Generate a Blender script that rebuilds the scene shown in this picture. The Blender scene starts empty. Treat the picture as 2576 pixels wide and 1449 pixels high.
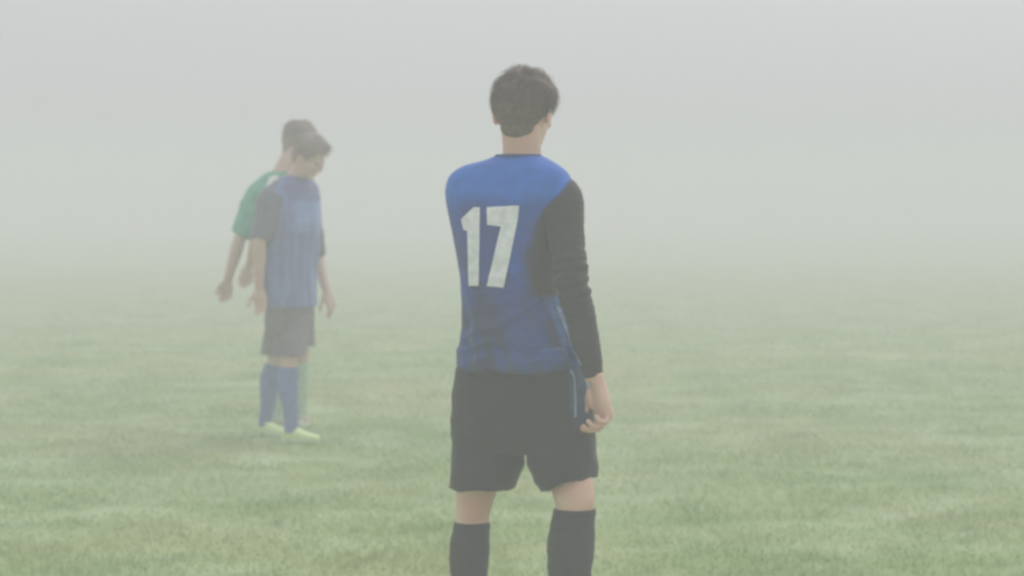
import bpy, math, random
import numpy as np
from mathutils import Vector, Matrix, noise
from mathutils.bvhtree import BVHTree

random.seed(7)
rng = np.random.default_rng(7)
SC = bpy.context.scene
COL = SC.collection
R = math.radians

# ------------------------------------------------------------------ camera
FPX = 5992.0                       # focal length in photo pixels (photo width taken as 2576)
HORIZON = 500.0
CAM_Z = 1.414
PITCH = math.atan((724.5 - HORIZON) / FPX)
cam_d = bpy.data.cameras.new('camera')
cam = bpy.data.objects.new('camera', cam_d)
COL.objects.link(cam)
cam_d.sensor_width = 36.0
cam_d.lens = FPX / 2576.0 * 36.0
cam_d.clip_end = 2000
cam.location = (0, 0, CAM_Z)
cam.rotation_euler = (math.pi / 2 - PITCH, 0, 0)
cam_d.dof.use_dof = True
cam_d.dof.focus_distance = 4.0
cam_d.dof.aperture_fstop = 7.6
SC.camera = cam

FWD = Vector((0, math.cos(PITCH), -math.sin(PITCH)))
UPV = Vector((0, math.sin(PITCH), math.cos(PITCH)))
def ray(px, py):
    return (FWD * FPX + Vector((1, 0, 0)) * (px - 1288) + UPV * (724.5 - py))
def P(px, py, d):
    r = ray(px, py)
    return Vector((0, 0, CAM_Z)) + r * (d / r.y)

# ------------------------------------------------------------------ sky + sun (overcast, foggy)
SUN_EL, SUN_AZ = R(52), R(35)      # high, ahead and to the right, behind cloud
w = bpy.data.worlds.new('World'); SC.world = w; w.use_nodes = True
nt = w.node_tree; nt.nodes.clear()
N = nt.nodes.new; L = nt.links.new
sky = N('ShaderNodeTexSky'); sky.sky_type = 'NISHITA'; sky.sun_disc = False
sky.sun_elevation = SUN_EL; sky.sun_rotation = SUN_AZ
sky.dust_density = 6.0; sky.air_density = 1.5
hs = N('ShaderNodeHueSaturation'); hs.inputs['Saturation'].default_value = 0.10
bg1 = N('ShaderNodeBackground'); bg1.inputs['Strength'].default_value = 0.05
L(sky.outputs[0], hs.inputs['Color']); L(hs.outputs[0], bg1.inputs['Color'])
tc = N('ShaderNodeTexCoord'); sx = N('ShaderNodeSeparateXYZ'); L(tc.outputs['Generated'], sx.inputs[0])
mr = N('ShaderNodeMapRange'); L(sx.outputs['Z'], mr.inputs['Value'])
mr.inputs['From Min'].default_value = 0.0; mr.inputs['From Max'].default_value = 1.0
mr.inputs['To Min'].default_value = 0.505; mr.inputs['To Max'].default_value = 0.70
bg2 = N('ShaderNodeBackground'); bg2.inputs['Color'].default_value = (0.925, 0.935, 1.005, 1)
L(mr.outputs[0], bg2.inputs['Strength'])
add = N('ShaderNodeAddShader'); L(bg1.outputs[0], add.inputs[0]); L(bg2.outputs[0], add.inputs[1])
wo = N('ShaderNodeOutputWorld'); L(add.outputs[0], wo.inputs['Surface'])

sd = bpy.data.lights.new('sun', 'SUN'); sun = bpy.data.objects.new('sun', sd); COL.objects.link(sun)
sd.energy = 0.7; sd.angle = R(25); sd.color = (1.0, 0.97, 0.92)
sdir = Vector((math.sin(SUN_AZ) * math.cos(SUN_EL), math.cos(SUN_AZ) * math.cos(SUN_EL), math.sin(SUN_EL)))
sun.rotation_euler = sdir.to_track_quat('Z', 'Y').to_euler()
sun.location = (20, 20, 30)

SC.view_settings.view_transform = 'Standard'
SC.view_settings.look = 'None'
SC.view_settings.exposure = 0.0
SC.view_settings.gamma = 1.0
SC.render.engine = 'CYCLES'
SC.cycles.use_denoising = True
SC.cycles.volume_bounces = 3
SC.cycles.max_bounces = 8
SC.cycles.diffuse_bounces = 3

# ------------------------------------------------------------------ materials
def principled(name, rough=0.85):
    m = bpy.data.materials.new(name); m.use_nodes = True
    b = m.node_tree.nodes['Principled BSDF']
    b.inputs['Roughness'].default_value = rough
    return m, m.node_tree, b

def noise_mix(nt, col_a, col_b, scale, detail=4.0, lo=0.35, hi=0.65, coord='Object', stretch=None):
    t = nt.nodes.new('ShaderNodeTexCoord')
    n = nt.nodes.new('ShaderNodeTexNoise'); n.inputs['Scale'].default_value = scale; n.inputs['Detail'].default_value = detail
    if stretch:
        mp = nt.nodes.new('ShaderNodeMapping'); mp.inputs['Scale'].default_value = stretch
        nt.links.new(t.outputs[coord], mp.inputs[0]); nt.links.new(mp.outputs[0], n.inputs['Vector'])
    else:
        nt.links.new(t.outputs[coord], n.inputs['Vector'])
    r = nt.nodes.new('ShaderNodeMapRange'); r.inputs['From Min'].default_value = lo; r.inputs['From Max'].default_value = hi
    nt.links.new(n.outputs['Fac'], r.inputs['Value'])
    mx = nt.nodes.new('ShaderNodeMix'); mx.data_type = 'RGBA'
    nt.links.new(r.outputs[0], mx.inputs['Factor'])
    for sock, c in ((mx.inputs[6], col_a), (mx.inputs[7], col_b)):
        if isinstance(c, tuple): sock.default_value = (*c, 1)
        else: nt.links.new(c, sock)
    return mx.outputs[2], n

def bump(nt, b, height, strength, dist):
    bp = nt.nodes.new('ShaderNodeBump'); bp.inputs['Strength'].default_value = strength; bp.inputs['Distance'].default_value = dist
    nt.links.new(height, bp.inputs['Height']); nt.links.new(bp.outputs[0], b.inputs['Normal'])

def mat_flat(name, c, var=0.15, rough=0.85, scale=25, bmp=0.15, sheen=0.0):
    m, nt_, b = principled(name, rough)
    a = tuple(x * (1 - var) for x in c); d = tuple(min(1, x * (1 + var)) for x in c)
    o, n = noise_mix(nt_, a, d, scale)
    nt_.links.new(o, b.inputs['Base Color'])
    if bmp: bump(nt_, b, n.outputs['Fac'], bmp, 0.004)
    if sheen: b.inputs['Sheen Weight'].default_value = sheen
    return m

def mat_attr(name, rough=0.85, var=0.12, scale=30, sheen=0.15):
    """cloth whose panel colours come from the 'panel' attribute, with a little weave noise"""
    m, nt_, b = principled(name, rough)
    at = nt_.nodes.new('ShaderNodeAttribute'); at.attribute_name = 'panel'
    o, n = noise_mix(nt_, (1 - var,) * 3, (1 + var * .5,) * 3, scale)
    mu = nt_.nodes.new('ShaderNodeMix'); mu.data_type = 'RGBA'; mu.blend_type = 'MULTIPLY'
    mu.inputs['Factor'].default_value = 1
    nt_.links.new(at.outputs['Color'], mu.inputs[6]); nt_.links.new(o, mu.inputs[7])
    nt_.links.new(mu.outputs[2], b.inputs['Base Color'])
    b.inputs['Sheen Weight'].default_value = sheen
    bump(nt_, b, n.outputs['Fac'], 0.2, 0.004)
    return m

def mat_skin(name, c, red):
    m, nt_, b = principled(name, 0.55)
    o, n = noise_mix(nt_, c, red, 9, 3)
    nt_.links.new(o, b.inputs['Base Color'])
    b.inputs['Subsurface Weight'].default_value = 0.0
    bump(nt_, b, n.outputs['Fac'], 0.1, 0.003)
    return m

M_skin = mat_skin('skin', (0.84, 0.58, 0.47), (0.80, 0.44, 0.37))
M_skin_b = mat_skin('skin_far', (0.66, 0.48, 0.40), (0.62, 0.40, 0.33))
M_cloth = mat_attr('jersey_cloth')
M_hair = mat_flat('dark_brown_hair', (0.15, 0.10, 0.080), 0.28, 0.6, 90, 0.3)
M_hair2 = mat_flat('brown_hair', (0.30, 0.235, 0.20), 0.25, 0.6, 90, 0.3)
M_black = mat_flat('black_sock_knit', (0.016, 0.019, 0.022), 0.3, 0.9, 60, 0.2, 0.1)
M_short2 = mat_flat('dark_shorts_cloth', (0.14, 0.13, 0.135), 0.25, 0.9, 12, 0.2, 0.1)  # far clothing lightened: thicker distant fog is put into the colour
M_blue_sock = mat_flat('blue_sock_knit', (0.12, 0.18, 0.45), 0.12, 0.9, 30, 0.2)
M_pale_sock = mat_flat('pale_green_sock_knit', (0.46, 0.62, 0.46), 0.1, 0.9, 30, 0.2)
M_green = mat_flat('green_jersey_cloth', (0.10, 0.40, 0.27), 0.2, 0.85, 12, 0.2)
M_white = mat_flat('white_print', (0.86, 0.88, 0.95), 0.10, 0.7, 45, 0.1)
M_white2 = mat_flat('white_collar_cloth', (0.80, 0.84, 0.80), 0.05, 0.8, 30, 0.1)
M_pipe = mat_flat('pale_piping', (0.26, 0.36, 0.48), 0.25, 0.7, 60, 0.1)
M_lime = mat_flat('lime_boot', (0.74, 0.92, 0.42), 0.1, 0.5, 30, 0.1)
M_boot = mat_flat('black_boot', (0.03, 0.03, 0.03), 0.3, 0.5, 30, 0.1)
M_grey_boot = mat_flat('grey_boot', (0.48, 0.54, 0.40), 0.2, 0.5, 30, 0.1)
M_sole = mat_flat('boot_sole', (0.85, 0.9, 0.7), 0.1, 0.5, 30, 0.1)
M_eye = mat_flat('eye_surface', (0.30, 0.26, 0.23), 0.05, 0.3, 30, 0)
M_navy = mat_flat('collar_cloth', (0.03, 0.09, 0.26), 0.15, 0.85, 30, 0.15)

# ------------------------------------------------------------------ mesh accumulator
class Acc:
    def __init__(s): s.v = []; s.f = []
    def loft(s, rings, seg=28, n=2.0, caps=True):
        """rings: (centre, u, v) with u, v the half-axis vectors"""
        base = len(s.v)
        for c, u, v in rings:
            for k in range(seg):
                a = 2 * math.pi * k / seg
                ca, sa = math.cos(a), math.sin(a)
                e = 2.0 / n
                s.v.append(c + u * (abs(ca) ** e * (1 if ca >= 0 else -1)) + v * (abs(sa) ** e * (1 if sa >= 0 else -1)))
        for i in range(len(rings) - 1):
            for k in range(seg):
                k2 = (k + 1) % seg
                a0 = base + i * seg
                s.f.append((a0 + k, a0 + k2, a0 + seg + k2, a0 + seg + k))
        if caps:
            for i, flip in ((0, True), (len(rings) - 1, False)):
                ci = len(s.v); s.v.append(rings[i][0].copy())
                for k in range(seg):
                    k2 = (k + 1) % seg
                    a, b = base + i * seg + k, base + i * seg + k2
                    s.f.append((b, a, ci) if flip else (a, b, ci))
    def tube(s, pts, rad, seg=18, flat=None, side=None, round_end=True):
        """tube through pts; flat = thickness ratio across 'side'"""
        pts = [Vector(p) for p in pts]; n = len(pts)
        rings = []
        ref = Vector(side) if side is not None else Vector((0.13, 1, 0.21))
        for i in range(n):
            t = (pts[min(i + 1, n - 1)] - pts[max(i - 1, 0)]).normalized()
            v = (ref - t * ref.dot(t)).normalized()
            u = t.cross(v).normalized()
            r = rad[i]
            fl = 1.0 if flat is None else (flat[i] if isinstance(flat, (list, tuple)) else flat)
            if i == 0 and round_end:
                rings.append((pts[0] - t * r * 0.6 * min(1, fl), u * r * .55, v * r * fl * .55))
            rings.append((pts[i], u * r, v * r * fl))
            if i == n - 1 and round_end:
                rings.append((pts[i] + t * r * 0.45, u * r * .8, v * r * fl * .8))
                rings.append((pts[i] + t * r * 0.8, u * r * .45, v * r * fl * .45))
        s.loft(rings, seg)
    def ell(s, c, r, M=None, seg=20, rg=12):
        M = M or Matrix.Identity(3)
        base = len(s.v)
        c = Vector(c)
        s.v.append(c + M @ Vector((0, 0, r[2])))
        for i in range(1, rg):
            th = math.pi * i / rg
            for k in range(seg):
                a = 2 * math.pi * k / seg
                s.v.append(c + M @ Vector((r[0] * math.sin(th) * math.cos(a), r[1] * math.sin(th) * math.sin(a), r[2] * math.cos(th))))
        s.v.append(c + M @ Vector((0, 0, -r[2])))
        last = len(s.v) - 1
        for k in range(seg):
            k2 = (k + 1) % seg
            s.f.append((base, base + 1 + k, base + 1 + k2))
            s.f.append((last, last - seg + k2, last - seg + k))
            for i in range(rg - 2):
                a0 = base + 1 + i * seg
                s.f.append((a0 + k, a0 + seg + k, a0 + seg + k2, a0 + k2))

def spline(pts, vals, n):
    """Catmull-Rom through pts (vectors) and vals (tuples of floats)"""
    P_, V_ = [], []
    pts = [Vector(p) for p in pts]
    m = len(pts)
    for i in range(m - 1):
        p0, p1, p2, p3 = pts[max(i - 1, 0)], pts[i], pts[i + 1], pts[min(i + 2, m - 1)]
        v0, v1, v2, v3 = vals[max(i - 1, 0)], vals[i], vals[i + 1], vals[min(i + 2, m - 1)]
        for k in range(n + (i == m - 2)):
            t = k / n
            f = lambda a, b, c, d: 0.5 * ((2 * b) + (c - a) * t + (2 * a - 5 * b + 4 * c - d) * t * t + (3 * b - a - 3 * c + d) * t ** 3)
            P_.append(Vector([f(p0[j], p1[j], p2[j], p3[j]) for j in range(3)]))
            V_.append(tuple(f(v0[j], v1[j], v2[j], v3[j]) for j in range(len(v0))))
    return P_, V_

def finish(name, me, parent, mat):
    o = bpy.data.objects.new(name, me); COL.objects.link(o)
    me.materials.clear(); me.materials.append(mat)
    o.parent = parent
    if parent is not None:
        base = parent
        off = Vector((0, 0, 0))
        while base is not None:
            off += base.location; base = base.parent
        me.transform(Matrix.Translation(-off))
    for p in me.polygons: p.use_smooth = True
    me.update()
    return o

def acc_mesh(acc):
    me = bpy.data.meshes.new('m'); me.from_pydata([tuple(v) for v in acc.v], [], acc.f); me.update()
    return me

def fuse(acc, voxel, smooth):
    """merge the overlapping volumes into one continuous surface (world coordinates)"""
    me = acc_mesh(acc)
    t = bpy.data.objects.new('t', me); COL.objects.link(t)
    md = t.modifiers.new('r', 'REMESH'); md.mode = 'VOXEL'; md.voxel_size = voxel
    if smooth:
        sm = t.modifiers.new('s', 'SMOOTH'); sm.factor = 0.5; sm.iterations = smooth
    dg = bpy.context.evaluated_depsgraph_get()
    out = bpy.data.meshes.new_from_object(t.evaluated_get(dg))
    bpy.data.objects.remove(t); bpy.data.meshes.remove(me)
    return out

def displace(me, fn):
    """fn(co, normal) -> metres along the normal"""
    ns = [v.normal.copy() for v in me.vertices]
    for v, n_ in zip(me.vertices, ns):
        v.co = v.co + n_ * fn(v.co, n_)
    me.update()

def paint(me, fn):
    a = me.color_attributes.new('panel', 'FLOAT_COLOR', 'POINT')
    for v in me.vertices:
        c = fn(v.co, v.normal); a.data[v.index].color = (c[0], c[1], c[2], 1)

def bvh_of(me):
    return BVHTree.FromPolygons([v.co.copy() for v in me.vertices], [tuple(p.vertices) for p in me.polygons])

def nz(v, s, off=0.0):
    return noise.noise(Vector((v[0] * s[0] + off, v[1] * s[1] + off * .7, v[2] * s[2] - off)))

def sstep(a, b, x):
    t = max(0.0, min(1.0, (x - a) / (b - a))); return t * t * (3 - 2 * t)

def tag(o, label=None, cat=None, group=None, kind=None):
    if label: o['label'] = label
    if cat: o['category'] = cat
    if group: o['group'] = group
    if kind: o['kind'] = kind

# ------------------------------------------------------------------ body building blocks
def head_frame(yaw_dir, pitch_deg, roll_deg=0.0):
    """columns: right, forward, up"""
    f = Vector((yaw_dir[0], yaw_dir[1], 0)).normalized()
    r = Vector((f.y, -f.x, 0))
    u = Vector((0, 0, 1))
    q = Matrix.Rotation(-R(pitch_deg), 3, r)
    f, u = q @ f, q @ u
    q = Matrix.Rotation(R(roll_deg), 3, f)
    r, u = q @ r, q @ u
    return Matrix((r, f, u)).transposed()

def add_head(acc, c, M, s=1.0):
    E = lambda p, r, M2=None: acc.ell(c + M @ (Vector(p) * s), tuple(x * s for x in r), M2 or M)
    E((0, -.008, .004), (.076, .096, .096))
    E((0, .034, -.040), (.061, .060, .078))
    E((0, .038, -.084), (.049, .050, .038))
    E((0, .078, -.106), (.024, .020, .018))
    E((0, .083, .006), (.048, .017, .015))
    E((0, .101, -.026), (.009, .014, .026), M @ Matrix.Rotation(R(-18), 3, 'X'))
    E((0, .105, -.043), (.014, .012, .010))
    E((0, .091, -.068), (.024, .011, .006)); E((0, .090, -.078), (.021, .011, .006))
    for sx_ in (-1, 1):
        E((sx_ * .040, .070, -.036), (.022, .020, .016))
        Me = M @ Matrix.Rotation(R(-12), 3, 'X') @ Matrix.Rotation(sx_ * R(22), 3, 'Z')
        E((sx_ * .081, -.008, -.022), (.007, .018, .031), Me)
        E((sx_ * .077, .004, -.030), (.009, .012, .020), Me)

def dent_eyes(me, c, M, s=1.0):
    cs = [c + M @ (Vector((sx_ * .031, .094, -.012)) * s) for sx_ in (-1, 1)]
    back = M @ Vector((0, -1, 0))
    for v in me.vertices:
        for e in cs:
            d = (v.co - e).length / (.022 * s)
            if d < 1: v.co = v.co + back * (.009 * (1 - d * d))

def add_hand(acc, wrist, d, palm, curl, thumb_open=0.5, s=1.0, lr=1, fan=0.06):
    """d: direction of the hand, palm: palm normal, lr=+1 right hand, -1 left hand"""
    d = d.normalized(); palm = (palm - d * palm.dot(d)).normalized()
    side = d.cross(palm).normalized() * lr         # points to the thumb side
    rings = []
    for t, wd, th in ((-.02, .027, .022), (.0, .027, .021), (.02, .032, .021), (.045, .040, .020), (.07, .042, .017), (.088, .041, .014), (.097, .034, .009)):
        rings.append((wrist + d * t * s + palm * .004 * s * (t > .02), side * wd * s, palm * th * s * .75))
    acc.loft(rings, 22, 2.5)
    acc.ell(wrist + (d * .04 + side * .026 + palm * .010) * s, (.018 * s, .016 * s, .030 * s), Matrix((side, palm, d)).transposed())
    L_ = (.073, .081, .075, .058)
    for i in range(4):
        off = (.030, .0105, -.0095, -.029)[i]
        p = wrist + (d * (.088 - abs(i - 1) * .003) + side * off) * s
        c = curl[i]; dirv = (d + side * off * fan * 20).normalized()
        pts = [p - d * .012 * s, p]; rad = [.0095 * s, .0098 * s]
        axis = side * -1 * lr
        a = 0
        for j, (fr, ck) in enumerate(((.45, .8), (.31, 1.1), (.24, .7))):
            a += c * ck
            # bend towards the palm
            dv = (dirv * math.cos(a) + palm * math.sin(a)).normalized()
            p = p + dv * L_[i] * fr * s
            pts.append(p); rad.append((.0088, .0080, .0068)[j] * s * (0.92 if i == 3 else 1))
        acc.tube(pts, rad, 12)
    p = wrist + (d * .026 + side * .028 + palm * .008) * s
    pts = [p]; rad = [.013 * s]
    for ln, mix, pf in ((.036, .95, .35), (.030, .45, .45), (.024, .15, .50)):
        dv = (d * (1 - .3 * mix) + side * mix * thumb_open * 1.6 + palm * pf).normalized()
        p = p + dv * ln * s; pts.append(p); rad.append(.0105 * s if len(pts) < 4 else .0085 * s)
    acc.tube(pts, rad, 12)

def leg_line(hip, knee, ankle, back, s=1.0, calf=1.0):
    h, k, a = Vector(hip), Vector(knee), Vector(ankle)
    pts = [h, h.lerp(k, .35), h.lerp(k, .75), h.lerp(k, .93), k, k.lerp(a, .10), k.lerp(a, .28) + back * .014, k.lerp(a, .5) + back * .010, k.lerp(a, .78), a]
    rad = [.086, .082, .064, .056, .053, .051, .0585, .052, .039, .036]
    if s < .95: rad[0] = .07
    rad = [(r * s * (calf if i >= 3 else 1),) for i, r in enumerate(rad)]
    return spline(pts, rad, 4)

def arm_line(sh, el, wr, s=1.0):
    a, b, c = Vector(sh), Vector(el), Vector(wr)
    pts = [a, a.lerp(b, .35), a.lerp(b, .8), b, b.lerp(c, .25), b.lerp(c, .6), c]
    rad = [(x * s,) for x in (.040, .045, .040, .039, .041, .034, .0265)]
    return spline(pts, rad, 4)

def add_shoe(acc, ankle, d, s=1.0):
    """foot on the ground under the ankle, pointing along d (horizontal)"""
    d = Vector((d[0], d[1], 0)).normalized(); side = Vector((d.y, -d.x, 0)); up = Vector((0, 0, 1))
    g = Vector((ankle.x, ankle.y, 0))
    rings = []
    for t, wd, h, in ((-.068, .016, .05), (-.060, .028, .068), (-.035, .034, .082), (0, .036, .086), (.04, .038, .080), (.085, .043, .062), (.125, .046, .050), (.16, .042, .042), (.185, .030, .034), (.198, .012, .022)):
        rings.append((g + d * t * s + up * (.012 + h * s / 2), side * wd * s, up * h * s / 2))
    acc.loft(rings, 22, 2.6)
    acc.loft([(g + up * .06, side * .038 * s, d * .045 * s), (g + up * .105 * s, side * .036 * s, d * .042 * s)], 18)

def add_sole(acc, ankle, d, s=1.0):
    d = Vector((d[0], d[1], 0)).normalized(); side = Vector((d.y, -d.x, 0)); up = Vector((0, 0, 1))
    g = Vector((ankle.x, ankle.y, 0))
    rings = [(g + d * t * s + up * .012, side * wd * s, up * .008) for t, wd in ((-.068, .014), (-.055, .028), (0, .032), (.05, .034), (.12, .042), (.17, .036), (.194, .014))]
    acc.loft(rings, 18, 3)
    for t, q in ((-.045, .02), (-.045, -.02), (.06, .03), (.06, -.03), (.13, .03), (.13, -.03)):
        acc.loft([(g + d * t * s + side * q * s + up * .010, side * .007, d * .007), (g + d * t * s + side * q * s + up * -.004, side * .005, d * .005)], 8)

def face_az_el(v):
    return abs(math.degrees(math.atan2(v.x, v.y))), math.degrees(math.asin(max(-1, min(1, v.z))))

def hairline(az):
    xs = [0, 35, 55, 68, 78, 95, 112, 135, 180]
    ys = [34, 32, 24, -2, -14, -6, -36, -60, -68]
    return float(np.interp(az, xs, ys))

def make_hair(name, body_bvh, c, M, parent, mat, thick, strands, seed, s=1.0, length=.03, shape=None, subd=5):
    """hair cap grown outward from the scalp, with loose strands along its surface"""
    import bmesh
    bm = bmesh.new(); bmesh.ops.create_icosphere(bm, subdivisions=subd, radius=1.0)
    verts = []; mask = []
    for v in bm.verts:
        dl = v.co.normalized()
        az, el = face_az_el(dl)
        k = sstep(0, 13, el - hairline(az) + 3.0 * noise.noise(dl * 7 + Vector((seed, 0, 0))))
        dw = M @ dl
        o = c + dw * 0.30
        hit = body_bvh.ray_cast(o, -dw)
        r = (hit[0] - c).length if hit[0] is not None else .09 * s
        if el < -30 and r > .145 * s:
            k *= sstep(.165, .145, r / s) ; r = min(r, .165 * s)
            if k < .02: r = .05 * s
        if 60 < az < 115 and -45 < el < 5: r = min(r, .080 * s)
        t = thick(az, el) * s
        if shape: t += shape(dl) * s
        t *= 1 + .55 * noise.noise(dl * 4.2 + Vector((seed, 1, 2))) + .34 * noise.noise(dl * 14 + Vector((seed, 5, 2)))
        r2 = r + (t * k - .010 * (1 - k))
        verts.append(c + dw * r2); mask.append(k)
    bm.verts.ensure_lookup_table()
    faces = [tuple(x.index for x in f.verts) for f in bm.faces]
    dirs = [v.co.normalized() for v in bm.verts]
    bm.free()
    V = list(verts); F = list(faces)
    rnd = random.Random(seed)
    idx = [i for i, k in enumerate(mask) if k > .45]
    up = M @ Vector((0, 0, 1)); fw = M @ Vector((0, 1, 0)); cr = c + (M @ Vector((0, -.03, .09))) * s
    for _ in range(strands):
        i = rnd.choice(idx); p = verts[i]; out = (M @ dirs[i])
        flow = (p - cr); flow = flow - out * flow.dot(out)
        if flow.length < 1e-4: flow = fw.copy()
        flow = flow.normalized() + fw * .25 + Vector((rnd.gauss(0, .35), rnd.gauss(0, .35), rnd.gauss(0, .35)))
        flow = (flow - out * flow.dot(out)).normalized()
        az, el = face_az_el(dirs[i])
        ln = length * s * (0.45 + .75 * rnd.random()) * (0.18 + 0.82 * sstep(-25, 15, el))
        lift = rnd.uniform(.02, .42) * (0.4 + .6 * sstep(0, 50, el))
        side = flow.cross(out).normalized() * .0016 * s
        b = len(V); q = p - out * .003
        for j in range(4):
            t = j / 3
            pos = q + flow * ln * t + out * (lift * ln * math.sin(t * 2.2)) - out * ln * ln * t * t * 5 / s * .9
            wdt = (1 - t * .8)
            V.append(pos - side * wdt); V.append(pos + side * wdt)
        for j in range(3):
            F.append((b + 2 * j, b + 2 * j + 1, b + 2 * j + 3, b + 2 * j + 2))
    me = bpy.data.meshes.new(name); me.from_pydata([tuple(v) for v in V], [], F); me.update()
    return finish(name, me, parent, mat)

def ring_px(px0, px1, py, d, hd, yawv, n=0):
    """horizontal torso ring between two photo columns; hd = half depth, yawv = facing direction"""
    c = P((px0 + px1) / 2, py, d)
    f = Vector((yawv[0], yawv[1], 0)).normalized(); r = Vector((f.y, -f.x, 0))
    hp = (px1 - px0) / 2 / FPX * d
    k = max(1e-6, hp * hp - (hd * f.x) ** 2)
    rx = math.sqrt(k) / max(.25, abs(r.x))
    return (c, r * rx, f * hd)

def scan_print(polys, bvhs, off=0.0018, step=5.0, cols=5):
    """lay simple flat print shapes on a garment (given in photo columns/rows, set on the cloth itself)"""
    V = []; F = []
    o = Vector((0, 0, CAM_Z))
    for poly in polys:
        ys = [p[1] for p in poly]; y0, y1 = min(ys), max(ys)
        n = max(2, int((y1 - y0) / step)); rows = []
        for i in range(n + 1):
            y = y0 + (y1 - y0) * min(.9995, max(.0005, i / n)); xs = []
            for a in range(len(poly)):
                p, q = poly[a], poly[(a + 1) % len(poly)]
                if (p[1] <= y) != (q[1] <= y):
                    xs.append(p[0] + (q[0] - p[0]) * (y - p[1]) / (q[1] - p[1]))
            if len(xs) < 2: continue
            rows.append((y, min(xs), max(xs)))
        prev = None
        for y, xa, xb in rows:
            cur = []
            for j in range(cols + 1):
                x = xa + (xb - xa) * j / cols
                r = ray(x, y).normalized()
                best = None
                for b in bvhs:
                    h = b.ray_cast(o, r)
                    if h[0] is not None and (best is None or h[3] < best[3]): best = h
                if best is None: cur.append(None); continue
                nn = best[1] if best[1].dot(r) < 0 else -best[1]
                cur.append(len(V)); V.append(best[0] + nn * off)
            if prev is not None:
                for j in range(cols):
                    q = (prev[j], prev[j + 1], cur[j + 1], cur[j])
                    if None not in q: F.append(q)
            prev = cur
    me = bpy.data.meshes.new('m'); me.from_pydata([tuple(v) for v in V], [], F); me.update()
    return me

def strip_poly(line, wd):
    """polygon of constant horizontal width round a mostly vertical polyline"""
    return [(x - wd, y) for x, y in line] + [(x + wd, y) for x, y in reversed(line)]

# ================================================================== ground
def turf_colour(nt_):
    c1, n1 = noise_mix(nt_, G1, G2, 1.3, 6, .38, .62, stretch=(0.7, 0.9, 0))
    c2, n2 = noise_mix(nt_, c1, G3, 0.5, 5, .44, .66, stretch=(1, .8, 0))
    c3, n3 = noise_mix(nt_, c2, G4, 1.9, 5, .48, .82, stretch=(0.9, 1.0, 0))
    c4, n4 = noise_mix(nt_, c3, G5, 2.2, 5, .50, .85, stretch=(1.0, 1.0, 0))
    return c4, n3

def build_ground():
    me = bpy.data.meshes.new('ground')
    xs = np.unique(np.concatenate([np.linspace(-200, -8, 12), np.arange(-8, 8.01, .25), np.linspace(8, 200, 12)]))
    ys = np.unique(np.concatenate([np.linspace(-45, 2, 6), np.arange(2, 34.01, .25), np.linspace(34, 355, 16)]))
    nx = len(xs)
    F = [(j * nx + i, j * nx + i + 1, (j + 1) * nx + i + 1, (j + 1) * nx + i) for j in range(len(ys) - 1) for i in range(nx - 1)]
    V = [(x, y, ground_z(x, y)) for y in ys for x in xs]
    me.from_pydata(V, [], F); me.update()
    m, nt_, b = principled('turf', 0.95)
    c, n3 = turf_colour(nt_)
    nt_.links.new(c, b.inputs['Base Color'])
    b.inputs['Specular IOR Level'].default_value = .1
    bump(nt_, b, n3.outputs['Fac'], 0.5, 0.05)
    o = finish('ground', me, None, m); o['kind'] = 'structure'
    return o

def ground_z(x, y):
    if abs(x) > 8 or y > 34 or y < 2: return 0.0
    e = sstep(0, 2, 8 - abs(x)) * sstep(0, 4, 34 - y) * sstep(0, 1, y - 2)
    return e * (-.004 + .010 * noise.noise(Vector((x * .6, y * .6, 0))) + .006 * noise.noise(Vector((x * 1.9, y * 1.9, 3))))

G1 = (0.26, 0.365, 0.125); G2 = (0.35, 0.435, 0.21); G3 = (0.38, 0.415, 0.19); G4 = (0.47, 0.56, 0.35); G5 = (0.185, 0.285, 0.08)
build_ground()

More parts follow.
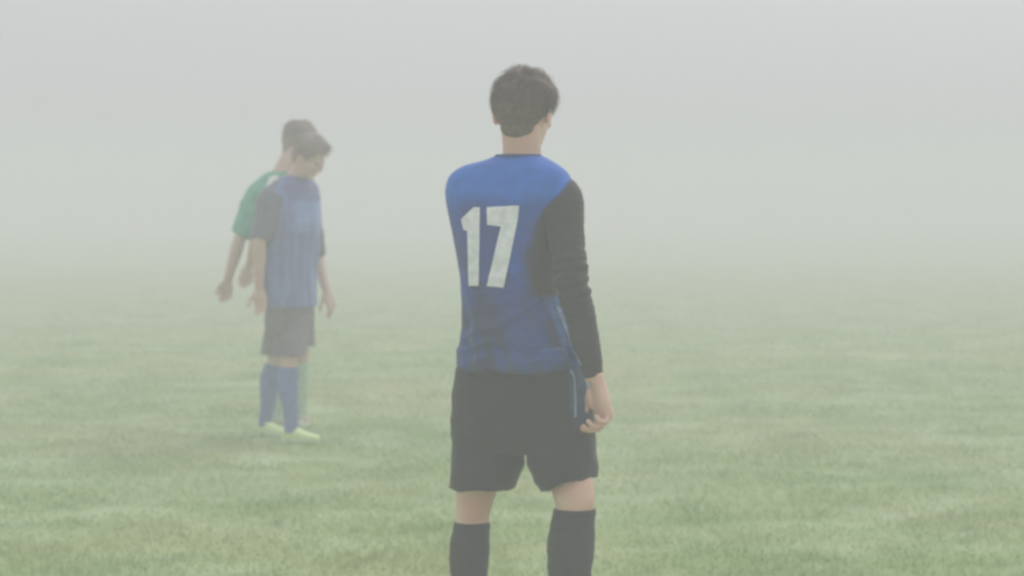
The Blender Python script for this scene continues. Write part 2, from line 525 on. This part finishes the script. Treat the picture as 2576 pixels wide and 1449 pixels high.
def build_grass():
    """short turf blades, one mass"""
    n = 620000
    u = rng.random(n); y = 5.5 + (u ** 1.9) * 72.0
    y = y[rng.random(n) < np.clip((78 - y) / 58, 0, 1) ** 1.5]; n = len(y)
    x = (rng.random(n) - .5) * 2 * (2.2 + y * .33)
    h = .012 + .018 * rng.random(n) ** 1.5
    pat = np.array([noise.noise(Vector((a * 1.5, b * 1.1, 5))) + .6 * noise.noise(Vector((a * 4, b * 4, 9))) for a, b in zip(x, y)])
    h *= 1 + .9 * pat
    h *= np.clip((78 - y) / 50, .10, 1)
    z = np.array([ground_z(a, b) for a, b in zip(x, y)])
    ang = rng.random(n) * 2 * np.pi; wd = .0020 + .0016 * rng.random(n)
    wd *= 1 + y * .05
    lx, ly = rng.normal(0, .9, n) * h, rng.normal(0, .9, n) * h
    ax, ay = np.cos(ang) * wd, np.sin(ang) * wd
    v = np.empty((n, 5, 3))
    v[:, 0] = np.c_[x - ax, y - ay, z - .004]; v[:, 1] = np.c_[x + ax, y + ay, z - .004]
    v[:, 2] = np.c_[x - ax * .7 + lx * .35, y - ay * .7 + ly * .35, z + h * .6]
    v[:, 3] = np.c_[x + ax * .7 + lx * .35, y + ay * .7 + ly * .35, z + h * .6]
    v[:, 4] = np.c_[x + lx, y + ly, z + h]
    me = bpy.data.meshes.new('grass')
    me.vertices.add(n * 5); me.vertices.foreach_set('co', v.ravel())
    b = (np.arange(n) * 5)[:, None]
    loops = np.concatenate([b + [0, 1, 3, 2], b + [2, 3, 4]], axis=1).ravel()
    me.loops.add(len(loops)); me.loops.foreach_set('vertex_index', loops.astype(np.int32))
    ls = np.stack([np.arange(n) * 7, np.arange(n) * 7 + 4], 1).ravel()
    me.polygons.add(n * 2); me.polygons.foreach_set('loop_start', ls.astype(np.int32))
    me.update(calc_edges=True); me.validate()
    m, nt_, bs = principled('grass_blade', 0.7)
    c, _ = turf_colour(nt_)
    g = nt_.nodes.new('ShaderNodeNewGeometry'); r = nt_.nodes.new('ShaderNodeValToRGB')
    nt_.links.new(g.outputs['Random Per Island'], r.inputs[0])
    e = r.color_ramp.elements
    e[0].color = (1.0, 1.05, .95, 1); e[1].color = (1.5, 1.45, 1.4, 1)
    q = e.new(.6); q.color = (1.2, 1.25, 1.15, 1)
    mu = nt_.nodes.new('ShaderNodeMix'); mu.data_type = 'RGBA'; mu.blend_type = 'MULTIPLY'; mu.inputs['Factor'].default_value = 1
    nt_.links.new(c, mu.inputs[6]); nt_.links.new(r.outputs[0], mu.inputs[7])
    nt_.links.new(mu.outputs[2], bs.inputs['Base Color'])
    bs.inputs['Specular IOR Level'].default_value = .3
    # thin blades let some light through
    tr = nt_.nodes.new('ShaderNodeBsdfTranslucent'); nt_.links.new(mu.outputs[2], tr.inputs['Color'])
    ms = nt_.nodes.new('ShaderNodeMixShader'); ms.inputs[0].default_value = .4
    out = nt_.nodes['Material Output']
    nt_.links.new(bs.outputs[0], ms.inputs[1]); nt_.links.new(tr.outputs[0], ms.inputs[2]); nt_.links.new(ms.outputs[0], out.inputs['Surface'])
    o = finish('grass', me, None, m); o['kind'] = 'stuff'
build_grass()

# ================================================================== person 1: number 17
def cloth_noise(s1=1.0):
    def f(co, n_):
        a = nz(co, (7, 7, 5), 3.1) * .006 + nz((co.x + co.z * .5, co.y, co.z - co.x * .4), (13, 13, 26), 8.2) * .0035
        return a * s1
    return f

def seg_param(co, a, b):
    ab = b - a; return (co - a).dot(ab) / ab.length_squared

def build_person_17():
    D = 7.0
    yawv = (math.sin(R(24)), math.cos(R(24)))
    fwd = Vector((yawv[0], yawv[1], 0)); right = Vector((fwd.y, -fwd.x, 0)); up = Vector((0, 0, 1))
    root = bpy.data.objects.new('person', None); COL.objects.link(root)
    g = P(1315, 1000, D); root.location = (g.x, g.y, 0)
    tag(root, 'person seen from behind in blue and black long sleeved jersey with white number 17', 'person')
    J = dict(
        sR=P(1412, 476, 6.93), eR=P(1437, 700, 6.86), wR=P(1494, 948, 6.86),
        sL=P(1178, 478, 7.08), eL=P(1215, 690, 7.25), wL=P(1290, 800, 7.33),
        hR=P(1400, 1010, 6.97), kR=P(1446, 1258, 6.93), aR=P(1428, 1632, 6.98),
        hL=P(1228, 1010, 7.05), kL=P(1189, 1290, 7.08), aL=P(1178, 1640, 7.12))
    J['aR'].z = J['aL'].z = .085
    hc = P(1318, 272, 6.99); HM = head_frame((math.sin(R(21)), math.cos(R(21))), 8)

    tr = [  # py, left, right, half depth, depth
        (392, 1246, 1364, .060, 7.00), (403, 1218, 1384, .066, 7.00), (416, 1168, 1404, .076, 7.0), (434, 1138, 1426, .088, 7.0),
        (458, 1124, 1436, .100, 7.0), (496, 1121, 1432, .112, 7.0), (560, 1134, 1416, .122, 7.01), (620, 1147, 1404, .122, 7.01),
        (680, 1158, 1398, .117, 7.01), (740, 1163, 1398, .112, 7.01), (800, 1163, 1408, .112, 7.0), (860, 1160, 1434, .118, 7.0), (918, 1153, 1462, .126, 7.0)]
    def torso_rings(grow):
        P2, V2 = spline([Vector((a[1], a[2], a[0])) for a in tr], [(a[3], a[4]) for a in tr], 3)
        out = []
        for p, v in zip(P2, V2):
            c, u, w_ = ring_px(p.x, p.y, p.z, v[1], v[0], yawv)
            out.append((c, u * (1 + grow / u.length), w_ * (1 + grow / w_.length)))
        return out
    # ---- body
    acc = Acc()
    acc.loft(torso_rings(-.016), 32, 2.3)
    acc.loft([ring_px(1175, 1440, 900, 7, .10, yawv), ring_px(1160, 1465, 980, 7, .115, yawv), ring_px(1165, 1470, 1060, 7, .11, yawv), ring_px(1190, 1440, 1110, 7, .08, yawv)], 28, 2.2)
    nb = P(1312, 410, 7.0)
    npts, nv = spline([nb - up * .03, nb, P(1313, 372, 6.99), hc + HM @ Vector((0, -.022, -.055))], [(.066,), (.060,), (.0565,), (.058,)], 4)
    acc.tube(npts, [v[0] for v in nv], 24)
    add_head(acc, hc, HM)
    for s_, e_, w_ in (('sR', 'eR', 'wR'), ('sL', 'eL', 'wL')):
        p, v = arm_line(J[s_], J[e_], J[w_]); acc.tube(p, [x[0] for x in v], 20)
    add_hand(acc, J['wR'] + Vector((.008, 0, -.014)), Vector((.26, .02, -1)), Vector((-.85, -.42, 0)), (.80, .92, 1.0, 1.08), .30, 1.17, 1)
    add_hand(acc, J['wL'] + (J['wL'] - J['eL']).normalized() * .01, Vector((.8, .25, -.25)), Vector((-.2, -1, -.1)), (.4, .45, .5, .55), .5, 1.0, -1)
    legs = {}
    for q, cf in (('R', 1.10), ('L', .98)):
        legs[q] = leg_line(J['h' + q], J['k' + q], J['a' + q], -fwd, 1.0, cf)
        p, v = legs[q]; acc.tube(p, [x[0] for x in v], 24)
        a = J['a' + q]; acc.loft([(a + up * .02, right * .034, fwd * .036), (a + fwd * .01 - up * .03, right * .028, fwd * .036), (a + fwd * .02 - up * .055, right * .026, fwd * .05)], 18)
    me = fuse(acc, .0033, 5)
    dent_eyes(me, hc, HM)
    body_bvh = bvh_of(me)
    finish('body', me, root, M_skin)
    for sx_ in (-1, 1):
        a = Acc(); a.ell(hc + HM @ Vector((sx_ * .031, .075, -.012)), (.0112,) * 3)
        finish('eye', acc_mesh(a), root, M_eye)
    # ---- hair: thick on top, faded at the nape
    def thick(az, el):
        t = .006 + .010 * sstep(-8, 14, el) + .003 * sstep(30, 75, el)
        if az > 100:
            t2 = .003 + .007 * sstep(-40, -8, el) + .006 * sstep(5, 30, el) + .003 * sstep(30, 70, el)
            f = sstep(100, 125, az); t = t * (1 - f) + t2 * f
        return t
    def shape(dl):
        return .010 * sstep(.1, .8, dl.y) * sstep(.15, .6, dl.z) + .004 * sstep(.4, .9, dl.x) * sstep(0, .3, dl.z)
    make_hair('hair', body_bvh, hc, HM, root, M_hair, thick, 6500, 3, 1.0, .036, shape)

    # ---- jersey
    acc = Acc()
    acc.loft(torso_rings(0), 40, 2.25)
    # hem turned in
    c, u, v = ring_px(1151, 1464, 922, 7.0, .128, yawv)
    acc.loft([(c + up * .05, u * .99, v * .99), (c, u, v)], 40, 2.25)
    sl = []
    for q, wide in (('R', 1.0), ('L', 1.0)):
        a, b, w_ = J['s' + q], J['e' + q], J['w' + q]
        inn = (P(1290, 470, 7.0) - a).normalized()
        pts = [a + inn * .03 + up * .004, a + (b - a) * .10, a.lerp(b, .35), a.lerp(b, .7), a.lerp(b, .95), b.lerp(w_, .2), b.lerp(w_, .5), b.lerp(w_, .8), b.lerp(w_, 1.0)]
        rad = [(x,) for x in (.050, .060, .056, .050, .050, .049, .043, .036, .0315)]
        p2, v2 = spline(pts, rad, 5)
        acc.tube(p2, [x[0] for x in v2], 24, round_end=False); sl.append((a, b, w_))
    me = fuse(acc, .004, 6)
    def sleeve_d(co):
        best = (9, 0, 0)
        for k, (a, b, w_) in enumerate(sl):
            t = max(0, min(1, seg_param(co, a, b))); d1 = (co - a.lerp(b, t)).length
            t2 = max(0, min(1, seg_param(co, b, w_))); d2 = (co - b.lerp(w_, t2)).length
            d, tt = (d1, t) if d1 < d2 else (d2, 1 + t2)
            if d < best[0]: best = (d, tt, k)
        return best
    def wr(co, n_):
        d, t, k = sleeve_d(co)
        on = sstep(.075, .06, d) * sstep(.1, .35, t)
        # torso folds: hanging drapes and diagonal pulls at the waist
        zz = co.z
        ridge = lambda x: 1 - 2 * abs(x)
        drape = ridge(nz((co.x + .35 * (co.z - 1), co.y, co.z * .35), (15, 15, 5), 1.5)) * .011 * sstep(1.35, 1.0, zz)
        diag = ridge(nz((co.x * .4 + co.z, co.y, co.z - co.x * .55), (6, 5, 17), 4.4)) * .008 * sstep(1.45, 1.15, zz)
        low = nz(co, (9, 9, 34), 9.7) * .009 * sstep(1.12, .97, zz)
        sil = 1 - .75 * sstep(.09, .15, -((co - P(1290, 600, 7.0)).dot(right))); tor = (drape + diag + low) * sil
        a, b, w_ = sl[k]
        near_el = math.exp(-((t - 1.0) / .28) ** 2)
        ph = noise.noise(Vector((t * 15, co.x * 9, co.y * 9)))
        slv = (.003 + .008 * near_el) * ph + .004 * noise.noise(co * 15)
        cuff = -.002 * sstep(1.93, 1.98, t)
        return tor * (1 - on) + (slv + cuff) * on
    displace(me, wr)
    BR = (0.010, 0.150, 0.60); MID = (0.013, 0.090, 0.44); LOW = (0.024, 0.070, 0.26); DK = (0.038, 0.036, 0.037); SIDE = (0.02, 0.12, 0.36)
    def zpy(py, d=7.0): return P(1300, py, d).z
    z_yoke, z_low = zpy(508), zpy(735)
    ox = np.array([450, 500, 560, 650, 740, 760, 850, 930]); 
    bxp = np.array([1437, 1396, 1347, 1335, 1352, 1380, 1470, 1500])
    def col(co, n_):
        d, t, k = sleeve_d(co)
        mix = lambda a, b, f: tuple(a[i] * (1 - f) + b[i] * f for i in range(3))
        f = sstep(z_yoke - .022, z_yoke + .022, co.z + .02 * nz(co, (9, 9, 9), 7))  # yoke design, with light on the shoulders also put into its brighter blue
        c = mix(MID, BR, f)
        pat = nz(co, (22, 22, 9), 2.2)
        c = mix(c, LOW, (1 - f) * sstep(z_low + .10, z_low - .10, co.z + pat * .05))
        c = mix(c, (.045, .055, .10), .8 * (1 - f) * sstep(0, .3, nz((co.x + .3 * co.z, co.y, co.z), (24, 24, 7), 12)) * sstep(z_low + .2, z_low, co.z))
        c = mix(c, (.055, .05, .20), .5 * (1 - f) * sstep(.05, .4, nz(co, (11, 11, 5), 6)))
        py = HORIZON + (CAM_Z - co.z) / co.y * FPX; px = 1288 + co.x / co.y * FPX
        lim = float(np.interp(py, ox, bxp)) + 6 * noise.noise(co * 20)
        dk = sstep(-9, 9, px - lim) * sstep(505, 430, 460 if py < 745 else 600)
        rel = (co - P(1290, 600, 7.0)); side = rel.dot(right)
        dkw = 9 + 34 * sstep(560, 660, py)
        dk = sstep(-dkw, 9, px - lim) if side > 0 else 0
        dk *= 1 - sstep(735, 770, py)
        c = mix(c, DK, dk)
        # blue side panel under the arm
        sp = sstep(738, 752, py) * sstep(0, 16, px - float(np.interp(py, [740, 800, 925], [1362, 1380, 1428]))) if side > 0 else 0
        c = mix(c, SIDE, sp)
        thr = .078 - .024 * sstep(.9, 1.5, t)
        on = sstep(thr, thr - .010, d) * sstep(.02, .06, t) * (1 if t > .25 else sstep(-8, 8, px - lim) if k == 0 else sstep(.03, .2, t))
        return mix(c, DK, on)
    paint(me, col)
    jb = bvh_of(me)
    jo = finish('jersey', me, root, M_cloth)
    # collar
    acc = Acc(); cc, u, v = ring_px(1249, 1361, 393, 7.0, .061, yawv)
    rr = []
    for k in range(33):
        a = 2 * math.pi * k / 32; p = cc + u * math.cos(a) + v * math.sin(a)
        if v.normalized().dot(p - cc) > 0: p = p - up * .03 * sstep(0, .06, v.normalized().dot(p - cc))
        rr.append(p)
    acc.tube(rr, [.0065] * 33, 10, round_end=False)
    finish('collar', fuse(acc, .003, 2), jo, M_navy)
    # number
    one = [(1161, 551), (1192, 521), (1208, 521), (1205, 719), (1180, 719), (1176, 574), (1167, 578)]
    seven = [(1225, 518), (1306, 517), (1303, 552), (1267, 724), (1224, 723), (1261, 567), (1226, 566)]
    finish('jersey_number', scan_print([one, seven], [jb], .0022, 4, 6), jo, M_white)
    # ---- shorts
    acc = Acc()
    sr = [(900, 1162, 1452, .112), (930, 1150, 1472, .124), (980, 1143, 1484, .130), (1040, 1139, 1492, .132), (1095, 1138, 1497, .128), (1135, 1142, 1494, .10)]
    P2, V2 = spline([Vector((a[1], a[2], a[0])) for a in sr], [(a[3],) for a in sr], 4)
    acc.loft([ring_px(p.x, p.y, p.z, 7.0, v[0], yawv) for p, v in zip(P2, V2)], 40, 2.3)
    def leg_tube(rows, d, tilt):
        out = []
        for py, x0, x1, hd in rows:
            c, u, v = ring_px(x0, x1, py, d, hd, yawv)
            f = sstep(1120, 1230, py) * tilt
            out.append((c, u + up * f, v))
        c, u, v = out[-1]
        for k, dz in ((.93, .004), (.86, .03), (.80, .05)):     # turned up inside: an open leg hole
            out.append((c + up * dz, u * k, v * k))
        acc.loft(out, 36, 2.2)
    leg_tube([(1050, 1150, 1326, .11), (1110, 1138, 1326, .112), (1160, 1137, 1322, .112), (1200, 1133, 1304, .112), (1229, 1130, 1290, .110)], 7.05, -.002)
    leg_tube([(1050, 1322, 1488, .11), (1110, 1325, 1500, .118), (1160, 1327, 1503, .120), (1195, 1345, 1503, .118), (1220, 1362, 1503, .114)], 6.96, .022)
    me = fuse(acc, .004, 4)
    def wr2(co, n_):
        v = nz((co.x + .3 * co.z, co.y, co.z * .3), (14, 14, 6), 2.9) * .008 * sstep(.95, .8, co.z)
        return v + (1 - 2 * abs(nz((co.x * .5 + co.z * .8, co.y, co.z - co.x * .8), (6, 6, 13), 5.1)) - .6) * .006
    displace(me, wr2)
    SD = (0.009, 0.011, 0.011)
    def col2(co, n_):
        py = HORIZON + (CAM_Z - co.z) / co.y * FPX; px = 1288 + co.x / co.y * FPX
        s = sstep(0, 10, px - 1425 - (py - 920) * .06) * sstep(1488, 1476, px) * sstep(1095, 1040, py)
        b = (.03, .07, .15)
        return tuple(SD[i] * (1 - s) + b[i] * s for i in range(3))
    paint(me, col2)
    sb = bvh_of(me)
    so = finish('shorts', me, root, M_cloth)
    finish('piping', scan_print([strip_poly([(1400, 770), (1424, 830), (1442, 879), (1464, 918)], 2.6)], [jb], .002, 5, 2), jo, M_pipe)
    finish('piping', scan_print([strip_poly([(1468, 934), (1476, 965), (1481, 985), (1484, 1010)], 3.0), strip_poly([(1434, 930), (1444, 950), (1447, 1013), (1446, 1050)], 2.4)], [sb], .002, 5, 2), so, M_pipe)
    # ---- socks and boots
    for q, top, gr in (('L', 1322, .0035), ('R', 1272, .006)):
        zt = P(1300, top, 7.0).z
        p, v = legs[q]; pts, rad = [], []
        for a, b in zip(p, v):
            if a.z < zt: pts.append(a); rad.append(b[0] + gr)
        pts.insert(0, Vector((pts[0].x, pts[0].y, zt))); rad.insert(0, rad[0] + .0005)
        acc = Acc(); acc.tube(pts + [pts[-1] - up * .03], rad + [rad[-1]], 30, round_end=False)
        me = fuse(acc, .004, 2)
        displace(me, lambda co, n_: .0025 * nz(co, (12, 12, 40), 3) + .0035 * math.exp(-((co.z - zt + .014) / .010) ** 2) * .6)
        finish('sock', me, root, M_black)
    for q, dv in (('L', (-.05, 1)), ('R', (.45, 1))):
        acc = Acc(); add_shoe(acc, J['a' + q], dv); sh = finish('boot', fuse(acc, .004, 4), root, M_boot)
        acc = Acc(); add_sole(acc, J['a' + q], dv); finish('sole', acc_mesh(acc), sh, M_sole)
    return root

# ================================================================== far players
def build_far(spec):
    root = bpy.data.objects.new('person', None); COL.objects.link(root)
    J = spec['J']; yawv = spec['yaw']
    fwd = Vector((yawv[0], yawv[1], 0)).normalized(); right = Vector((fwd.y, -fwd.x, 0)); up = Vector((0, 0, 1))
    root.location = (J['hR'].x, J['hR'].y, 0)
    tag(root, spec['label'], 'person')
    hc = spec['head']; HM = head_frame(spec['head_dir'], spec['head_pitch'])
    def rings(rows, grow=0.0, n=3):
        P2, V2 = spline([Vector((a[1], a[2], a[0])) for a in rows], [(a[3], a[4]) for a in rows], n)
        out = []
        for p, v in zip(P2, V2):
            c, u, w_ = ring_px(p.x, p.y, p.z, v[1], v[0], yawv)
            out.append((c, u * (1 + grow / u.length), w_ * (1 + grow / w_.length)))
        return out
    acc = Acc()
    acc.loft(rings(spec['torso'], -.014), 28, 2.3)
    acc.loft(rings(spec['hips'], -.024), 28, 2.3)
    nb = spec['neck']
    npts, nv = spline([nb - up * .05, nb, nb.lerp(hc, .55), hc + HM @ Vector((0, -.02, -.05))], [(.062,), (.056,), (.054,), (.056,)], 4)
    acc.tube(npts, [v[0] for v in nv], 20)
    add_head(acc, hc, HM)
    for q in 'RL':
        p, v = arm_line(J['s' + q], J['e' + q], J['w' + q], .98); acc.tube(p, [x[0] for x in v], 18)
        dv, pv, curl = spec['hand' + q]
        add_hand(acc, J['w' + q] + Vector(dv).normalized() * .008, Vector(dv), Vector(pv), curl, .4, 1.0, 1 if q == 'R' else -1)
    legs = {}
    for q in 'RL':
        legs[q] = leg_line(J['h' + q], J['k' + q], J['a' + q], -fwd, .90, 1.06)
        p, v = legs[q]; acc.tube(p, [x[0] for x in v], 22)
        a = J['a' + q]; acc.loft([(a + up * .02, right * .034, fwd * .036), (a + fwd * .01 - up * .03, right * .028, fwd * .036), (a + fwd * .02 - up * .055, right * .026, fwd * .05)], 16)
    me = fuse(acc, .0042, 4); dent_eyes(me, hc, HM)
    bb = bvh_of(me); finish('body', me, root, M_skin_b)
    for sx_ in (-1, 1):
        a = Acc(); a.ell(hc + HM @ Vector((sx_ * .031, .075, -.012)), (.0112,) * 3)
        finish('eye', acc_mesh(a), root, M_eye)
    make_hair('hair', bb, hc, HM, root, M_hair2, spec['thick'], 2500, spec['seed'], 1.0, .035, spec.get('hshape'), 4)
    # jersey
    acc = Acc(); acc.loft(rings(spec['torso']), 36, 2.3)
    sl = []
    for q in 'RL':
        a, b, t_ = J['s' + q], J['e' + q], spec['sleeve' + q]
        mid = P_mid(spec)
        inn = (Vector((mid.x, mid.y, a.z)) - a).normalized()
        pts = [a + inn * .03, a.lerp(b, .12), a.lerp(b, .45), a.lerp(b, t_ * .8), a.lerp(b, t_)]
        r0 = spec.get('slw', 1.0)
        p2, v2 = spline(pts, [(.056 * r0,), (.066 * r0,), (.066 * r0,), (.062 * r0,), (.060 * r0,)], 4)
        rr = [x[0] for x in v2]
        acc.tube(p2, rr, 22, round_end=False); sl.append((a, b, q))
    me = fuse(acc, .005, 5)
    displace(me, lambda co, n_: nz((co.x + .3 * co.z, co.y, co.z * .4), (11, 11, 7), spec['seed']) * .010 + nz((co.x * .4 + co.z, co.y, co.z - co.x * .5), (8, 8, 22), 4.4) * .006)
    if spec['jcol'] is not None:
        def col(co, n_):
            on = 0
            for a, b, q in sl:
                t = max(0, min(1.1, seg_param(co, a, b))); d = (co - a.lerp(b, t)).length
                if t > .05: on = max(on, sstep(.085, .075, d))
            return spec['jcol'](co, n_, on)
        paint(me, col); m_ = M_cloth
    else: m_ = M_green
    jb = bvh_of(me); jo = finish('jersey', me, root, m_)
    # collar
    cc, u, v = ring_px(*spec['collar'], yawv)
    acc = Acc(); rr = []
    for k in range(25):
        a = 2 * math.pi * k / 24; p = cc + u * math.cos(a) + v * math.sin(a)
        fr = v.normalized().dot(p - cc); p = p - up * spec['collar_dip'] * max(0, fr) / max(1e-3, v.length)
        rr.append(p)
    acc.tube(rr, [spec['collar_r']] * 25, 10, round_end=False)
    finish('collar', fuse(acc, .004, 2), jo, M_white2)
    if spec.get('patch'):
        pm = scan_print(spec['patch'], [jb], .004, 4, 4)
        if len(pm.polygons): finish('shoulder_patch', pm, jo, M_white2)
    # shorts
    acc = Acc(); acc.loft(rings(spec['hips']), 36, 2.3)
    for q in 'RL':
        h, k = J['h' + q], J['k' + q]; t1 = spec['short_t']
        rs = []
        for t, r_ in ((-.05, .096), (.2, .098), (.4, .097), (.65, .094), (t1, .090)):
            c = h.lerp(k, t); rs.append((c, right * r_, fwd * r_ * 1.05))
        c, u, v = rs[-1]
        rs += [(c + up * .003, u * .90, v * .90), (c + up * .015, u * .82, v * .82)]
        acc.loft(rs, 26, 2.2)
    me = fuse(acc, .005, 4)
    displace(me, lambda co, n_: nz((co.x, co.y, co.z * .3), (13, 13, 6), spec['seed'] + 2) * .010)
    finish('shorts', me, root, M_short2)
    for q in 'RL':
        zt = spec['sock_z' + q]; p, v = legs[q]; pts, rad = [], []
        for a, b in zip(p, v):
            if a.z < zt: pts.append(a); rad.append(b[0] + .006)
        pts.insert(0, Vector((pts[0].x, pts[0].y, zt))); rad.insert(0, rad[0])
        acc = Acc(); acc.tube(pts + [pts[-1] - up * .03], rad + [rad[-1] + .003], 24, round_end=False)
        me = fuse(acc, .005, 2); displace(me, lambda co, n_: .004 * nz(co, (12, 12, 40), 3))
        finish('sock', me, root, spec['sock'])
        acc = Acc(); add_shoe(acc, J['a' + q], spec['foot' + q], .90); sh = finish('boot', fuse(acc, .004, 3), root, spec['boot'])
        acc = Acc(); add_sole(acc, J['a' + q], spec['foot' + q], .90); finish('sole', acc_mesh(acc), sh, M_sole)
    return root

P_near = P
def P_mid(spec):
    a = spec['torso'][3]; return P((a[1] + a[2]) / 2, a[0], a[4])

def build_blue():
    FAR = 1.032; D = 13.5 * FAR; P0 = P_near
    P = lambda px, py, d: P0(px, py, d * FAR)
    J = dict(sR=P(682, 486, 13.34), eR=P(652, 606, 13.26), wR=P(652, 722, 13.30),
             sL=P(772, 488, 13.68), eL=P(796, 640, 13.86), wL=P(820, 728, 13.74),
             hR=P(738, 800, 13.48), kR=P(726, 904, 13.34), aR=P(733, 1065, 13.38),
             hL=P(714, 800, 13.58), kL=P(694, 902, 13.64), aL=P(667, 1056, 13.78))
    J['aR'].z = J['aL'].z = .085
    
    def jcol(co, n_, on):
        base = (.13, .15, .37); br = (.19, .29, .60); dk = (.14, .14, .20)  # dark navy made paler, distant fog put into the cloth colours
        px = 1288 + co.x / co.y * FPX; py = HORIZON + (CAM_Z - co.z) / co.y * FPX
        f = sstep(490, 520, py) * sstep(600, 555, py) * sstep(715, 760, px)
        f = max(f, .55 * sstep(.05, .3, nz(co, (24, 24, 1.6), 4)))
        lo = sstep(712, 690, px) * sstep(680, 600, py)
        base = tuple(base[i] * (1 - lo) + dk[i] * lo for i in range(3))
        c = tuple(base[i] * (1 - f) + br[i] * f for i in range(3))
        k = max(on, 0)
        return tuple(c[i] * (1 - k) + dk[i] * k for i in range(3))
    spec = dict(J=J, yaw=(.86, -.51), head=P(779, 390, 13.45), head_dir=(.93, -.36), head_pitch=34, neck=P(742, 448, 13.5),
        label='person with bowed head in dark blue short sleeved jersey, blue socks and lime green boots', seed=11,
        torso=[(442, 718, 772, .055, D), (452, 704, 782, .065, D), (468, 686, 792, .09, D), (500, 668, 799, .115, D), (560, 665, 801, .125, D), (640, 664, 797, .12, D), (700, 665, 794, .118, D), (772, 666, 792, .125, D)],
        hips=[(745, 676, 784, .11, D), (790, 671, 787, .115, D), (830, 673, 785, .105, D), (850, 690, 775, .08, D)],
        handR=((.12, 0, -1), (-.3, -1, 0), (.35, .4, .45, .5)), handL=((.35, 0, -1), (-.8, .5, 0), (.3, .35, .4, .45)),
        sleeveR=.98, sleeveL=1.0, slw=.98, jcol=jcol, collar=(716, 776, 449, 13.5 * FAR, .062), collar_dip=.07, collar_r=.010,
        short_t=.90, sock_zR=P0(0, 918, D).z, sock_zL=P0(0, 918, D).z, sock=M_blue_sock, boot=M_lime,
        footR=(1, -.35), footL=(.75, -.65),
        thick=lambda az, el: .010 + .016 * sstep(0, 40, el), hshape=lambda d: .011 * sstep(.2, .8, d.y) * sstep(.1, .5, d.z))
    return build_far(spec)

def build_green():
    FAR = 1.032; D = 14.15 * FAR; P0 = P_near
    P = lambda px, py, d: P0(px, py, d * FAR)
    J = dict(sR=P(655, 476, 14.0), eR=P(602, 606, 13.94), wR=P(574, 700, 13.98),
             sL=P(710, 478, 14.30), eL=P(646, 598, 14.38), wL=P(628, 664, 14.56),
             hR=P(712, 765, 14.08), kR=P(712, 888, 14.05), aR=P(700, 1040, 14.15),
             hL=P(742, 765, 14.26), kL=P(757, 888, 14.22), aL=P(757, 1045, 14.28))
    J['aR'].z = J['aL'].z = .085
    spec = dict(J=J, yaw=(.80, -.6), head=P(753, 351, 14.2), head_dir=(.96, .25), head_pitch=22, neck=P(706, 440, 14.15),
        label='person in green short sleeved jersey half hidden directly behind the player in dark blue', seed=23,
        torso=[(432, 682, 736, .055, D), (442, 664, 744, .07, D), (460, 646, 752, .09, D), (500, 640, 758, .115, D), (560, 644, 764, .12, D), (640, 668, 776, .115, D), (700, 680, 784, .112, D), (760, 684, 786, .118, D)],
        hips=[(735, 684, 778, .105, D), (780, 682, 784, .115, D), (820, 684, 782, .11, D), (840, 700, 768, .08, D)],
        handR=((-.18, 0, -1), (.3, -1, 0), (.5, .6, .7, .8)), handL=((-.35, .3, -1), (-.3, -1, 0), (.5, .55, .6, .65)),
        sleeveR=.90, sleeveL=.90, slw=1.15, jcol=None, collar=(684, 734, 440, 14.12 * FAR, .056), collar_dip=.05, collar_r=.012,
        patch=[[(678, 446), (696, 440), (702, 452), (690, 470), (672, 476), (668, 466)]],
        short_t=.86, sock_zR=P0(0, 915, D).z, sock_zL=P0(0, 915, D).z, sock=M_pale_sock, boot=M_grey_boot,
        footR=(1, -.2), footL=(.1, 1),
        thick=lambda az, el: .009 + .015 * sstep(0, 40, el))
    return build_far(spec)

build_person_17()
build_blue()
build_green()

# ================================================================== fog
import bmesh
bm = bmesh.new(); bmesh.ops.create_cube(bm, size=1)
me = bpy.data.meshes.new('haze'); bm.to_mesh(me); bm.free()
hz = bpy.data.objects.new('haze', me); COL.objects.link(hz)
hz.scale = (440, 440, 4.2); hz.location = (0, 155, -1.05 + 2.1)
hz['kind'] = 'stuff'
m = bpy.data.materials.new('fog'); m.use_nodes = True; m.node_tree.nodes.clear()
pv = m.node_tree.nodes.new('ShaderNodeVolumePrincipled'); pv.inputs['Density'].default_value = 0.0365
pv.inputs['Color'].default_value = (0.900, 0.890, 0.945, 1); pv.inputs['Anisotropy'].default_value = 0.0
om = m.node_tree.nodes.new('ShaderNodeOutputMaterial'); m.node_tree.links.new(pv.outputs[0], om.inputs['Volume'])
me.materials.append(m)
